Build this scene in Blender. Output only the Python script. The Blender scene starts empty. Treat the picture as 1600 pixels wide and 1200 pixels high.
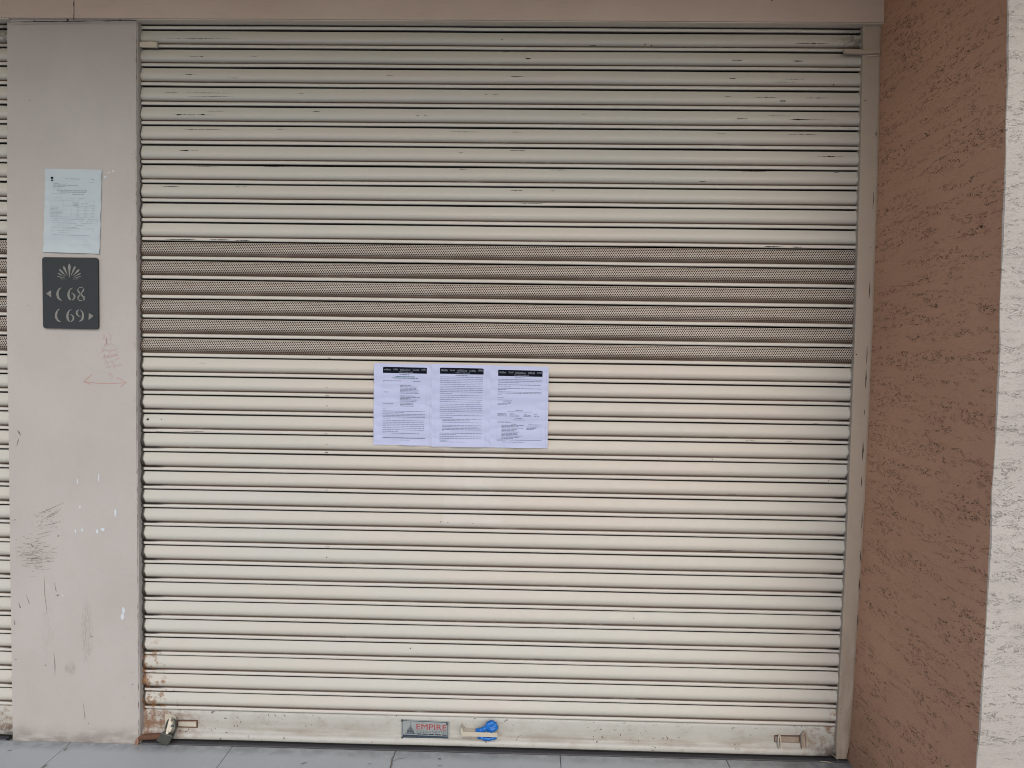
import bpy, math, random
import numpy as np
from mathutils import Vector, Matrix
random.seed(7); np.random.seed(7)
sc = bpy.context.scene
R = math.radians

# ---------------------------------------------------------------- camera
FPX = 1190.0
YAW, PITCH, ROLL = -0.02233593, -0.04604431, 0.01503747
CAM = Vector((1.58826855, -3.08102163, 1.6344792 + 0.022))
def basis():
    f = Vector((math.sin(YAW)*math.cos(PITCH), math.cos(YAW)*math.cos(PITCH), math.sin(PITCH)))
    r = Vector((math.cos(YAW), -math.sin(YAW), 0)); u = r.cross(f)
    c, s = math.cos(ROLL), math.sin(ROLL)
    return c*r + s*u, -s*r + c*u, f
CR, CU, CF = basis()
cam = bpy.data.cameras.new('camera'); co = bpy.data.objects.new('camera', cam)
sc.collection.objects.link(co); sc.camera = co
cam.sensor_width = 36.0; cam.lens = FPX/1600*36.0; cam.clip_end = 500; cam.clip_start = 0.05
m = Matrix((CR, CU, -CF)).transposed().to_4x4(); m.translation = CAM; co.matrix_world = m
def at(px, py, Y=0.0, Z=None, X=None):
    """the point of the plane y=Y (or z=Z, or x=X) seen at photo pixel (px, py)"""
    d = CF + (px-800)/FPX*CR - (py-600)/FPX*CU
    if Z is not None: t = (Z-CAM.z)/d.z
    elif X is not None: t = (X-CAM.x)/d.x
    else: t = (Y-CAM.y)/d.y
    return CAM + t*d

# ---------------------------------------------------------------- light
SUN_EL, SUN_AZ = 34.0, 8.0          # azimuth measured from straight behind the camera towards the right
w = bpy.data.worlds.new('World'); sc.world = w; w.use_nodes = True
wn = w.node_tree; bg = wn.nodes['Background']
sky = wn.nodes.new('ShaderNodeTexSky'); sky.sky_type = 'NISHITA'; sky.sun_disc = False
sky.sun_elevation = R(SUN_EL); sky.sun_rotation = R(180-SUN_AZ); sky.dust_density = 2.0; sky.air_density = 1.0; sky.ozone_density = 0.6
wn.links.new(sky.outputs[0], bg.inputs[0]); bg.inputs[1].default_value = 0.15
sl = bpy.data.lights.new('sun', 'SUN'); sl.energy = 0.6; sl.angle = R(55); sl.color = (1.0, 0.995, 0.985)
so = bpy.data.objects.new('sun', sl); sc.collection.objects.link(so)
sd = Vector((math.sin(R(SUN_AZ))*math.cos(R(SUN_EL)), -math.cos(R(SUN_AZ))*math.cos(R(SUN_EL)), math.sin(R(SUN_EL))))
so.rotation_euler = sd.to_track_quat('Z', 'Y').to_euler()
sc.view_settings.view_transform = 'Standard'; sc.view_settings.look = 'None'
sc.view_settings.gamma = 1.0; sc.view_settings.use_curve_mapping = False
sc.view_settings.exposure = 0.17
sc.cycles.filter_width = 1.0; sc.cycles.use_denoising = True; sc.cycles.denoiser = 'OPENIMAGEDENOISE'
sc.cycles.denoising_prefilter = 'NONE'; sc.cycles.denoising_input_passes = 'RGB_ALBEDO_NORMAL'
sc.cycles.max_bounces = 8; sc.cycles.diffuse_bounces = 5

# ---------------------------------------------------------------- node expressions
class NT:
    def __init__(s, name, rough=0.6, spec=0.5):
        s.m = bpy.data.materials.new(name); s.m.use_nodes = True; s.t = s.m.node_tree
        s.b = s.t.nodes['Principled BSDF']; s.b.inputs['Roughness'].default_value = rough
        s.b.inputs['Specular IOR Level'].default_value = spec
    def node(s, kind, **kw):
        n = s.t.nodes.new(kind)
        for k, v in kw.items(): setattr(n, k, v)
        return n
    def put(s, v, sock):
        if isinstance(v, E_): v = v.s
        if isinstance(v, bpy.types.NodeSocket): s.t.links.new(v, sock)
        elif isinstance(v, (tuple, list)) and len(v) == 3 and sock.type == 'RGBA': sock.default_value = (*v, 1)
        else: sock.default_value = v
    def math(s, op, a, b=0.0, c=0.0, clamp=False):
        n = s.node('ShaderNodeMath', operation=op, use_clamp=clamp)
        s.put(a, n.inputs[0]); s.put(b, n.inputs[1]); s.put(c, n.inputs[2])
        return E_(s, n.outputs[0])
    def pos(s, kind='Object'):
        if kind == 'UV': o = s.node('ShaderNodeUVMap').outputs[0]
        else: o = s.node('ShaderNodeNewGeometry').outputs['Position']
        n = s.node('ShaderNodeSeparateXYZ'); s.t.links.new(o, n.inputs[0])
        return [E_(s, n.outputs[i]) for i in range(3)]
    def vec(s, x, y, z):
        n = s.node('ShaderNodeCombineXYZ')
        for i, v in enumerate((x, y, z)): s.put(v, n.inputs[i])
        return E_(s, n.outputs[0])
    def noise(s, v, scale, detail=3, rough=0.55, dist=0.0):
        n = s.node('ShaderNodeTexNoise'); s.put(v, n.inputs['Vector'])
        n.inputs['Scale'].default_value = scale; n.inputs['Detail'].default_value = detail
        n.inputs['Roughness'].default_value = rough; n.inputs['Distortion'].default_value = dist
        return E_(s, n.outputs[0])
    def step(s, x, a, b):
        n = s.node('ShaderNodeMapRange'); n.interpolation_type = 'SMOOTHSTEP'
        s.put(x, n.inputs[0]); n.inputs[1].default_value = min(a, b); n.inputs[2].default_value = max(a, b)
        n.inputs[3].default_value = 0.0 if a < b else 1.0; n.inputs[4].default_value = 1.0 if a < b else 0.0
        return E_(s, n.outputs[0])
    def mix(s, f, a, b):
        n = s.node('ShaderNodeMix', data_type='RGBA')
        s.put(f, n.inputs[0]); s.put(a, n.inputs[6]); s.put(b, n.inputs[7])
        return E_(s, n.outputs[2])
    def col(s, c): s.put(c, s.b.inputs['Base Color'])
    def bump(s, h, strength=0.3, dist=0.002):
        n = s.node('ShaderNodeBump'); n.inputs['Strength'].default_value = strength; n.inputs['Distance'].default_value = dist
        s.put(h, n.inputs['Height']); s.t.links.new(n.outputs[0], s.b.inputs['Normal'])
class E_:
    def __init__(s, nt, sock): s.n = nt; s.s = sock
    def __add__(a, b): return a.n.math('ADD', a, b)
    __radd__ = __add__
    def __sub__(a, b): return a.n.math('SUBTRACT', a, b)
    def __rsub__(a, b): return a.n.math('SUBTRACT', b, a)
    def __mul__(a, b): return a.n.math('MULTIPLY', a, b)
    __rmul__ = __mul__
    def __truediv__(a, b): return a.n.math('DIVIDE', a, b)
    def abs(a): return a.n.math('ABSOLUTE', a)
    def fract(a): return a.n.math('FRACT', a)
    def floor(a): return a.n.math('FLOOR', a)
    def max(a, b): return a.n.math('MAXIMUM', a, b)
    def min(a, b): return a.n.math('MINIMUM', a, b)
    def sat(a): return a.n.math('ADD', a, 0.0, clamp=True)
def plain(name, c, rough=0.6, metal=0.0, var=0.12, scale=60, spec=0.5):
    n = NT(name, rough, spec); x, y, z = n.pos()
    f = n.noise(n.vec(x, y, z), scale, 4)
    a = tuple(v*(1-var) for v in c); b = tuple(min(1, v*(1+var)) for v in c)
    n.col(n.mix(f, a, b)); n.b.inputs['Metallic'].default_value = metal
    return n.m

# ---------------------------------------------------------------- object helpers
C = sc.collection
def tag(o, label=None, cat=None, group=None, kind=None):
    if label: o['label'] = label
    if cat: o['category'] = cat
    if group: o['group'] = group
    if kind: o['kind'] = kind
    return o
def thing(name, loc, label, cat, group=None):
    o = bpy.data.objects.new(name, None); C.objects.link(o); o.location = loc; o.empty_display_size = 0.05
    return tag(o, label, cat, group)
class MB:
    """vertices and faces in WORLD coordinates, linked as one object"""
    def __init__(s): s.v = []; s.f = []; s.uv = []
    def add(s, vs, fs):
        k = len(s.v); s.v += [tuple(v) for v in vs]; s.f += [tuple(i+k for i in f) for f in fs]
    def quad(s, a, b, c, d): s.add([a, b, c, d], [(0, 1, 2, 3)])
    def box(s, x0, x1, y0, y1, z0, z1):
        s.add([(x, y, z) for z in (z0, z1) for y in (y0, y1) for x in (x0, x1)],
              [(0, 2, 3, 1), (4, 5, 7, 6), (0, 1, 5, 4), (2, 6, 7, 3), (0, 4, 6, 2), (1, 3, 7, 5)])
    def prism(s, pts, y0, y1):
        """outline of (x, z) points, counter-clockwise as the camera sees it, front at y0, back at y1"""
        n = len(pts)
        s.add([(x, y0, z) for x, z in pts]+[(x, y1, z) for x, z in pts],
              [tuple(range(n)), tuple(reversed(range(n, 2*n)))]+[(i, i+n, (i+1) % n+n, (i+1) % n) for i in range(n)])
    def tube(s, pts, rad, n=8, caps=True):
        pts = [Vector(p) for p in pts]; rs = rad if isinstance(rad, (list, tuple)) else [rad]*len(pts)
        vs = []; fs = []; ref = Vector((0.13, 0.31, 0.94))
        for i, p in enumerate(pts):
            t = (pts[min(i+1, len(pts)-1)]-pts[max(i-1, 0)]).normalized()
            a = t.cross(ref).normalized(); b = t.cross(a)
            for j in range(n):
                g = 2*math.pi*j/n; vs.append(p+rs[i]*(math.cos(g)*a+math.sin(g)*b))
        for i in range(len(pts)-1):
            for j in range(n):
                fs.append((i*n+j, i*n+(j+1) % n, (i+1)*n+(j+1) % n, (i+1)*n+j))
        if caps: fs += [tuple(range(n)), tuple(range((len(pts)-1)*n, len(pts)*n))]
        s.add(vs, fs)
    def stroke(s, pts, ws, f=lambda x, z: (x, -0.04, z)):
        """flat ribbon drawn in x, z along pts with half widths ws; f lays it on a surface"""
        k = len(s.v); n = len(pts)
        if not isinstance(ws, (list, tuple)): ws = [ws]*n
        for i in range(n):
            a = pts[max(i-1, 0)]; b = pts[min(i+1, n-1)]
            dx, dz = b[0]-a[0], b[1]-a[1]; l = math.hypot(dx, dz) or 1
            nx, nz = -dz/l*ws[i], dx/l*ws[i]
            s.v.append(f(pts[i][0]+nx, pts[i][1]+nz)); s.v.append(f(pts[i][0]-nx, pts[i][1]-nz))
        for i in range(n-1): s.f.append((k+2*i, k+2*i+1, k+2*i+3, k+2*i+2))
    def build(s, name, mat, parent=None, smooth=False, bevel=0, seg=2, label=None):
        me = bpy.data.meshes.new(name)
        off = Vector(parent_world(parent)) if parent else Vector((0, 0, 0))
        me.from_pydata([tuple(Vector(v)-off) for v in s.v], [], s.f)
        if s.uv:
            l = me.uv_layers.new(name='UVMap')
            idx = np.zeros(len(me.loops), dtype=np.int32); me.loops.foreach_get('vertex_index', idx)
            l.data.foreach_set('uv', np.array(s.uv, dtype=np.float32)[idx].ravel())
        me.materials.append(mat)
        if smooth: me.polygons.foreach_set('use_smooth', [True]*len(me.polygons))
        me.update(); o = bpy.data.objects.new(name, me); C.objects.link(o)
        if parent: o.parent = parent
        if bevel:
            b = o.modifiers.new('bevel', 'BEVEL'); b.width = bevel; b.segments = seg; b.limit_method = 'ANGLE'
        if label: o['label'] = label
        return o
def parent_world(p):
    v = Vector(p.location)
    while p.parent: p = p.parent; v += Vector(p.location)
    return v
def text_mesh(body, size, font_scale_x=1.0, bold=0.0):
    cu = bpy.data.curves.new('lettering', 'FONT'); cu.body = body; cu.size = size; cu.offset = bold
    cu.align_x = 'LEFT'; cu.resolution_u = 3
    o = bpy.data.objects.new('lettering', cu); C.objects.link(o)
    bpy.context.view_layer.update()
    me = bpy.data.meshes.new_from_object(o.evaluated_get(bpy.context.evaluated_depsgraph_get()))
    vs = [(v.co.x*font_scale_x, v.co.y) for v in me.vertices]; fs = [tuple(p.vertices) for p in me.polygons]
    C.objects.unlink(o); bpy.data.objects.remove(o); bpy.data.meshes.remove(me); bpy.data.curves.remove(cu)
    return vs, fs
def smooth_noise(n, amp, octs=3, step=9):
    x = np.arange(n); out = np.zeros(n)
    for o in range(octs):
        s = max(1.5, step/2**o); m_ = int(n/s)+3
        out += np.interp(x/s, np.arange(m_), np.random.uniform(-1, 1, m_))/2**o
    return out*amp

# ---------------------------------------------------------------- materials of the place
PIL_Y, LIN_Y = -0.035, -0.052
LX = at(213, 100, -0.035).x
#        # faces of the pillar and of the beam above it
def stain(n, x, z, px, py, rx, rz, nz, lo=0.35, hi=0.75):
    """soft-edged patch centred where the photo shows it (metres), broken up by the noise nz"""
    p = at(px, py, PIL_Y)
    dx = (x-p.x)/rx; dz = (z-p.z)/rz
    r = n.step(dx*dx+dz*dz, 1.0, 0.1)
    return r*n.step(nz, lo, hi)
def mat_pillar():
    n = NT('pillar_paint', 0.62, 0.35); x, y, z = n.pos(); v = n.vec(x, y, z)
    big = n.noise(v, 2.3, 3); fine = n.noise(v, 45, 5, 0.65)
    c = n.mix(n.step(big, 0.3, 0.7), (0.415, 0.392, 0.378), (0.45, 0.428, 0.416))
    c = n.mix(n.step(fine, 0.45, 0.8)*0.18, c, (0.36, 0.33, 0.30))
    str_h = n.noise(n.vec(x*22, y, z*70), 4.0, 4, 0.7, 0.4)      # slanting hand smears
    str_v = n.noise(n.vec(x*60, y, z*7), 5.0, 4, 0.7)
    spk = n.noise(v, 90, 3, 0.7)
    c = n.mix(n.step(n.noise(n.vec(x*6, y, z*3.5), 1.0, 5, 0.7), 0.52, 0.75)*0.22, c, (0.37, 0.33, 0.30))
    rst = n.step(x, LX-0.05, LX)*n.step(n.noise(n.vec(x*40, y, z*11), 1.0, 4, 0.7), 0.56, 0.70)
    c = n.mix(rst*0.5, c, (0.30, 0.215, 0.15))
    d = stain(n, x, z, 74, 812, 0.085, 0.07, n.noise(n.vec(x*18+z*14, y, z*60-x*34), 2.4, 4, 0.7, 0.5), 0.52, 0.72)
    d = d.max(stain(n, x, z, 55, 868, 0.10, 0.075, str_h, 0.50, 0.7))
    d = d.max(stain(n, x, z, 58, 872, 0.03, 0.06, spk, 0.45, 0.75))
    c = n.mix(d*0.75, c, (0.10, 0.085, 0.07))
    e = stain(n, x, z, 136, 990, 0.030, 0.17, str_v, 0.40, 0.75)*0.65
    e = e.max(stain(n, x, z, 75, 985, 0.035, 0.16, str_v, 0.45, 0.8)*0.45)
    e = e.max(stain(n, x, z, 110, 1045, 0.03, 0.04, fine, 0.3, 0.7)*0.4)
    c = n.mix(e, c, (0.20, 0.17, 0.15))
    base = n.step(z+n.noise(v, 9, 3)*0.07-0.035, 0.085, 0.0)*n.step(n.noise(n.vec(x*7, y, z*20), 1.6, 4), 0.25, 0.65)
    c = n.mix(base*0.62, c, (0.14, 0.12, 0.10))
    dot = n.step(n.noise(v, 38, 1, 0.4), 0.80, 0.83)
    c = n.mix(dot*0.7, c, (0.08, 0.06, 0.05))
    n.col(c); n.bump(fine*0.6+n.noise(v, 140, 2)*0.35+n.noise(v, 9, 3)*1.8, 0.35, 0.0025); return n.m
def mat_beam():
    n = NT('beam_paint', 0.7, 0.3); x, y, z = n.pos(); v = n.vec(x, y, z)
    f = n.noise(v, 3.0, 4); g = n.noise(n.vec(x*2, y, z*24), 5, 4, 0.6)
    c = n.mix(n.step(f, 0.3, 0.7), (0.52, 0.422, 0.37), (0.565, 0.468, 0.415))
    c = n.mix(n.step(g, 0.5, 0.85)*0.25, c, (0.33, 0.26, 0.215))
    n.col(c); n.bump(g, 0.2, 0.002); return n.m
def mat_plaster(name, a, b, pit, amt):
    n = NT(name, 0.8, 0.25); x, y, z = n.pos(); v = n.vec(x, y, z)
    wob = n.noise(v, 14, 2)
    # trowelled texture: short squiggly pits gathered in roughly level bands
    cl = n.noise(n.vec(x*3.6+wob*0.5, y*3.6+wob*0.5, z*30), 1.0, 4, 0.65, 0.5)
    sq = n.noise(n.vec(x*62, y*62, z*150), 1.0, 2, 0.6, 0.8)
    ridge = (sq-0.5).abs()
    line = n.step(ridge, 0.034, 0.010)
    gate = n.step(n.noise(n.vec(x*34+7, y*34, z*80), 1.0, 2), 0.45, 0.55)
    pits = line*gate*(n.step(cl, 0.49, 0.58)+n.step(cl, 0.40, 0.50)*0.20).sat()
    big = n.noise(n.vec(x, y, z), 2.6, 4)
    c = n.mix(n.step(big, 0.3, 0.7), a, b)
    c = n.mix(pits*amt, c, pit)
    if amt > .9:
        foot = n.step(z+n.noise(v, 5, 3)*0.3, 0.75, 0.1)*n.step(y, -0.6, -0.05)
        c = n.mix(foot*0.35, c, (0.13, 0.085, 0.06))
    sm = n.step(n.noise(n.vec(x*9, y*9, z*14+3), 1.0, 4, 0.6), 0.66, 0.84)
    c = n.mix(sm*0.35, c, pit)
    n.col(c); n.bump(n.noise(n.vec(x*45, y*45, z*100), 1.0, 5, 0.75)*0.9+n.noise(v, 160, 3, 0.7)*0.35-pits*1.3+cl*0.15, 0.7, 0.005); return n.m
def mat_shutter(perf=False):
    n = NT('perforated_slat_paint' if perf else 'slat_paint', 0.42, 0.45)
    u, v, _ = n.pos('UV'); x, y, z = n.pos(); fr = v.fract(); k = v.floor()
    P3 = n.vec(x, y, z)
    lowf = n.noise(n.vec(x*1.3, k*0.7, z), 1.0, 3)
    pk = n.step(((x-1.75)*(x-1.75)/1.5+(z-1.45)*(z-1.45)/0.9), 1.0, 0.15)
    c = n.mix((n.step(lowf, 0.3, 0.7)*0.45+pk*0.55).sat(), (0.485, 0.486, 0.447), (0.52, 0.478, 0.430))
    c = n.mix(n.step(fr, 0.762, 0.775)*0.5, c, (0.57, 0.56, 0.53))
    # faint wiping and older sheet ghosts
    wipe = n.noise(n.vec(x*9, 0.0, z*30), 1.0, 4, 0.6)
    c = n.mix(n.step(wipe, 0.5, 0.8)*0.14, c, (0.45, 0.40, 0.34))
    ga, gb_ = at(694, 760, -0.009), at(787, 760, -0.009)
    gz = at(740, 822, -0.009).z
    patch = n.step(x, ga.x-.008, ga.x+.004)*n.step(x, gb_.x+.008, gb_.x-.004)*n.step(z, gz-.01, gz+.004)*n.step(z, 1.30, 1.25)
    c = n.mix(patch*n.step(n.noise(P3, 14, 3), 0.3, 0.6)*0.28, c, (0.60, 0.59, 0.59))
    blotch = n.step(n.noise(n.vec(x*2.2, 0.0, z*2.6), 1.0, 4, 0.6), 0.50, 0.72)
    c = n.mix(blotch*0.25, c, (0.53, 0.475, 0.45))
    # brown grime in the groove above each bead, plus soft face shade painted in
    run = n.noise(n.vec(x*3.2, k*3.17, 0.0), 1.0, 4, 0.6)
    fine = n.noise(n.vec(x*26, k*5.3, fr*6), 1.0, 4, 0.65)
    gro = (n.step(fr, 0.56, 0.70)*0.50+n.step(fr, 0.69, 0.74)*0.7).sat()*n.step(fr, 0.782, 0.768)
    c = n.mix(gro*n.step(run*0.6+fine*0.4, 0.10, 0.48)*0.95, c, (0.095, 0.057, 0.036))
    lip = n.step(fr, 0.936, 0.950).max(n.step(fr, 0.030, 0.014))
    c = n.mix(lip*0.97, c, (0.026, 0.016, 0.011))
    # chipped paint on the bead
    chip = n.step(n.noise(n.vec(x*34, k*7.7, fr*16), 1.0, 4, 0.7), 0.68, 0.73)*n.step(fr, 0.76, 0.79)*n.step(n.noise(n.vec(x*2.5, k*2.3, 5.0), 1.0, 2), 0.45, 0.62)
    c = n.mix(chip*0.5, c, (0.30, 0.26, 0.22))
    # black grease worked in from the guide at both ends (strongest on the lower slats)
    lowz = n.step(z, 1.75, 1.1)
    er = n.step(u, 2.70, 2.885)*n.step(z, 3.0, 0.8)
    en = n.noise(n.vec(x*14, k*9.1, fr*3), 1.0, 3, 0.6)
    gr2 = n.step(fr, 0.66, 0.74)*n.step(fr, 0.83, 0.78)
    g1 = gr2*n.step(u+en*0.16, 2.86, 2.95)*0.93*n.step(z, 2.6, 1.2)
    bf = n.step(fr, 0.30, 0.58)*n.step(fr, 0.82, 0.72)
    endr = n.step(u+bf*0.007*lowz+n.noise(n.vec(x*20, k*4, fr*3), 1.0, 3)*0.02, 2.878, 2.892)*0.9
    g2 = gr2*n.step(u-en*0.12, 0.055, -0.015)*0.95*lowz
    endl = n.step(u-bf*0.006*lowz-n.noise(n.vec(x*20, k*4, fr*3), 1.0, 3)*0.010, 0.012, 0.005)*0.95
    c = n.mix(g1.max(g2).max(endr).max(endl).sat(), c, (0.018, 0.014, 0.012))
    # mottled darkening towards the top right corner
    corner_dark = n.step(u, 2.72, 2.88)*n.step(z, 2.80, 2.88)*n.step(n.noise(P3, 60, 3, 0.7), 0.3, 0.6)
    c = n.mix(corner_dark*0.7, c, (0.03, 0.025, 0.02))
    # rust by the lower left and right ends
    rn = n.noise(n.vec(x*28, y, z*34), 1.0, 5, 0.7)
    ru = n.step(z, 0.52, 0.30)*n.step(rn-u*1.1+(0.30-z)*0.25, 0.44, 0.56)
    ru = ru.max(n.step(z, 0.55, 0.12)*n.step(u, 2.79, 2.87)*n.step(rn, 0.50, 0.68))
    c = n.mix(ru*0.85, c, (0.22, 0.105, 0.04))
    n.col(c)
    n.put(n.step(rn, 0.3, 0.7)*0.15+0.38, n.b.inputs['Roughness'])
    n.bump(n.noise(n.vec(x*12, y*10, z*40), 1.0, 4, 0.6), 0.18, 0.0015)
    if perf:
        c = n.mix((n.step(fine, 0.25, 0.7)*0.40+0.15)*n.step(fr, 0.775, 0.755), c, (0.34, 0.25, 0.195))
        a = 0.0092; b = 0.0068
        vv = z/b; row = vv.floor(); uu = x/a+row*0.5
        dx = (uu.fract()-0.5)*a; dz = (vv.fract()-0.5)*b
        r2 = dx*dx+dz*dz
        hole = n.step(r2, (0.0033)**2, (0.0028)**2)*n.step(fr, 0.035, 0.05)*n.step(fr, 0.70, 0.68)
        c2 = n.mix(hole, c, (0.006, 0.005, 0.005)); c3 = n.mix(n.step(fr, 0.42, 0.68)*n.step(fr, 0.77, 0.76)*n.step(run, 0.2, 0.6)*0.65, c2, (0.07, 0.042, 0.028))
        n.col(c3)
    return n.m
def mat_bar():
    n = NT('bottom_bar_paint', 0.45, 0.4); u, v, _ = n.pos('UV'); x, y, z = n.pos(); P3 = n.vec(x, y, z)
    c = n.mix(n.noise(n.vec(x*2, y, z*14), 1.0, 4), (0.42, 0.42, 0.39), (0.49, 0.495, 0.47))
    dirt = n.step(z, 0.115, 0.045)*n.step(z, 0.035, 0.048)*n.step(n.noise(n.vec(x*5, y, z*30), 1.0, 4), 0.3, 0.7)
    c = n.mix(dirt*0.65, c, (0.23, 0.185, 0.14))
    c = n.mix(n.step(n.noise(n.vec(x*11, y, z*16+4), 1.0, 5, 0.7), 0.48, 0.72)*0.35, c, (0.25, 0.20, 0.15))
    sp = n.step(n.noise(P3, 75, 2, 0.5), 0.67, 0.71)*n.step(n.noise(P3, 6, 3), 0.42, 0.58)
    c = n.mix(sp*0.85, c, (0.10, 0.045, 0.025))
    edge = n.step(z+n.noise(n.vec(x*18, 0.0, z*9), 1.0, 4, 0.7)*0.016, 0.021, 0.012)
    c = n.mix(edge*0.9, c, (0.025, 0.018, 0.015))
    rn = n.noise(n.vec(x*28, y, z*34), 1.0, 5, 0.7)
    ru = n.step(u, 0.36, 0.02)*n.step(rn-u*0.35, 0.34, 0.56)
    ru = ru.max(n.step(u, 2.62, 2.86)*n.step(rn, 0.44, 0.66))
    c = n.mix(ru*0.85, c, (0.19, 0.085, 0.035))
    blk = n.step(u, 2.72, 2.88)*n.step(z, 0.07, 0.03)*n.step(rn, 0.3, 0.5)
    c = n.mix(blk*0.9, c, (0.015, 0.012, 0.01))
    n.col(c); n.bump(n.noise(n.vec(x*20, y, z*50), 1.0, 4), 0.25, 0.002); return n.m
def mat_floor():
    n = NT('floor_stone', 0.55, 0.4); x, y, z = n.pos(); v = n.vec(x, y, z)
    c = n.mix(n.noise(v, 2.2, 4), (0.385, 0.42, 0.445), (0.44, 0.475, 0.50))
    c = n.mix(n.step(n.noise(v, 55, 4, 0.7), 0.55, 0.8)*0.3, c, (0.22, 0.22, 0.22))
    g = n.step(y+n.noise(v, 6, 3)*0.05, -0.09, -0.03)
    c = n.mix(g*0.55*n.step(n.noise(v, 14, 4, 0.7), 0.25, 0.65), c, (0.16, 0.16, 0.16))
    dk = n.step(x, 2.35, 2.9)*n.step(y, -0.5, -0.1)*n.step(n.noise(v, 9, 4), 0.3, 0.6)  # dark right end of the floor: occlusion painted in, mixed with grime
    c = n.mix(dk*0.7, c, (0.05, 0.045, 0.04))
    n.col(c); n.bump(n.noise(v, 40, 4), 0.2, 0.002); return n.m
def mat_thresh():
    n = NT('threshold_stone', 0.6, 0.4); x, y, z = n.pos()
    c = n.mix(n.noise(n.vec(x*7, y*60, z*60), 1.0, 4, 0.7), (0.02, 0.021, 0.024), (0.105, 0.105, 0.115))
    c = n.mix(n.step(n.noise(n.vec(x*45, y*80, z*80), 1.0, 2), 0.74, 0.78)*0.6, c, (0.4, 0.4, 0.4))
    n.col(c); return n.m
def mat_guide():
    n = NT('guide_paint', 0.5, 0.4); x, y, z = n.pos(); v = n.vec(x, y, z)
    c = n.mix(n.noise(v, 12, 4), (0.375, 0.315, 0.26), (0.43, 0.36, 0.295))
    low = n.step(z+n.noise(n.vec(x*8, y, z*2), 2, 3)*0.5, 1.5, 0.2)*n.step(n.noise(n.vec(x*30, y, z*9), 1.0, 4, 0.7), 0.25, 0.7)  # lower rail darker: corner shade painted in along with brown dirt
    c = n.mix(low*0.55, c, (0.20, 0.15, 0.115))
    c = n.mix(n.step(n.noise(v, 70, 2), 0.72, 0.76)*0.7, c, (0.10, 0.06, 0.04))
    n.col(c); n.bump(n.noise(v, 40, 4), 0.2, 0.002); return n.m
M = dict(strip=plain('lit_soffit_tone', (0.56, 0.50, 0.42), 0.55, var=0.12, scale=9),  # pale tone for the bounce-lit underside of the beam
         bar_shade=plain('under_bar_black', (0.006, 0.006, 0.006), 0.9),  # near-black of the shadow line under the bottom bar
         pillar=mat_pillar(), beam=mat_beam(),
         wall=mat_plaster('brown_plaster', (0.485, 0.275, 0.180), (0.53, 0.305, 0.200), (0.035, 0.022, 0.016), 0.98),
         face=mat_plaster('pale_plaster', (0.44, 0.41, 0.375), (0.495, 0.462, 0.425), (0.19, 0.15, 0.12), 0.55),
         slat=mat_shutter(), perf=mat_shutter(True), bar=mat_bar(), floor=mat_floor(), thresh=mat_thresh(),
         guide=mat_guide(),
         dark=plain('dark_interior', (0.02, 0.02, 0.02), 0.9),
         ceiling=plain('ceiling_paint', (0.62, 0.44, 0.27), 0.8, scale=3),
         black=plain('black_scuff', (0.018, 0.014, 0.012), 0.7, var=0.3), grime=plain('grime', (0.19, 0.16, 0.14), 0.85, var=0.4),
         white=plain('white_paint_drip', (0.56, 0.62, 0.68), 0.5, var=0.05),
         sign=plain('sign_enamel', (0.015, 0.021, 0.026), 0.6, var=0.10, scale=25), silver=plain('silver_lettering', (0.21, 0.21, 0.20), 0.5, metal=0.2, var=0.45, scale=90),
         paper=plain('notice_paper', (0.475, 0.52, 0.74), 0.7, var=0.03, scale=12), paper2=plain('faded_paper', (0.45, 0.53, 0.58), 0.65, var=0.03, scale=12),
         ink=plain('printed_grey', (0.17, 0.19, 0.29), 0.8), ink2=plain('printed_faint', (0.30, 0.37, 0.42), 0.8), inkd=plain('printed_black', (0.006, 0.008, 0.014), 0.9, spec=0.1), inkg=plain('printed_green', (0.10, 0.20, 0.26), 0.8),
         inkl=plain('reversed_lettering', (0.14, 0.16, 0.2), 0.9, spec=0.1), inkf=plain('ruled_line', (0.40, 0.45, 0.62), 0.8), rust=plain('rust', (0.11, 0.052, 0.03), 0.85, var=0.6, scale=90), red=plain('red_marker', (0.44, 0.25, 0.23), 0.7, var=0.2, scale=120),
         plate=plain('plate_metal', (0.34, 0.37, 0.38), 0.35, metal=0.35, var=0.15, scale=30), redl=plain('red_lettering', (0.35, 0.045, 0.05), 0.5), teal=plain('teal_lettering', (0.09, 0.17, 0.18), 0.5),
         navy=plain('navy_print', (0.02, 0.04, 0.07), 0.5), screw=plain('screw_metal', (0.10, 0.12, 0.13), 0.4, metal=0.6),
         blue=plain('blue_plastic', (0.004, 0.135, 0.50), 0.33, var=0.25, scale=30), lock=plain('lock_steel', (0.085, 0.09, 0.08), 0.45, metal=0.5, var=0.3, scale=60),
         tape=plain('old_tape', (0.62, 0.57, 0.48), 0.6, var=0.3, scale=80), copper=plain('copper_socket', (0.30, 0.18, 0.13), 0.5, metal=0.4, var=0.4, scale=70),
         tab=plain('tab_paint', (0.50, 0.46, 0.38), 0.5, var=0.12, scale=40), straw=plain('dry_straw', (0.45, 0.42, 0.33), 0.8))

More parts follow.
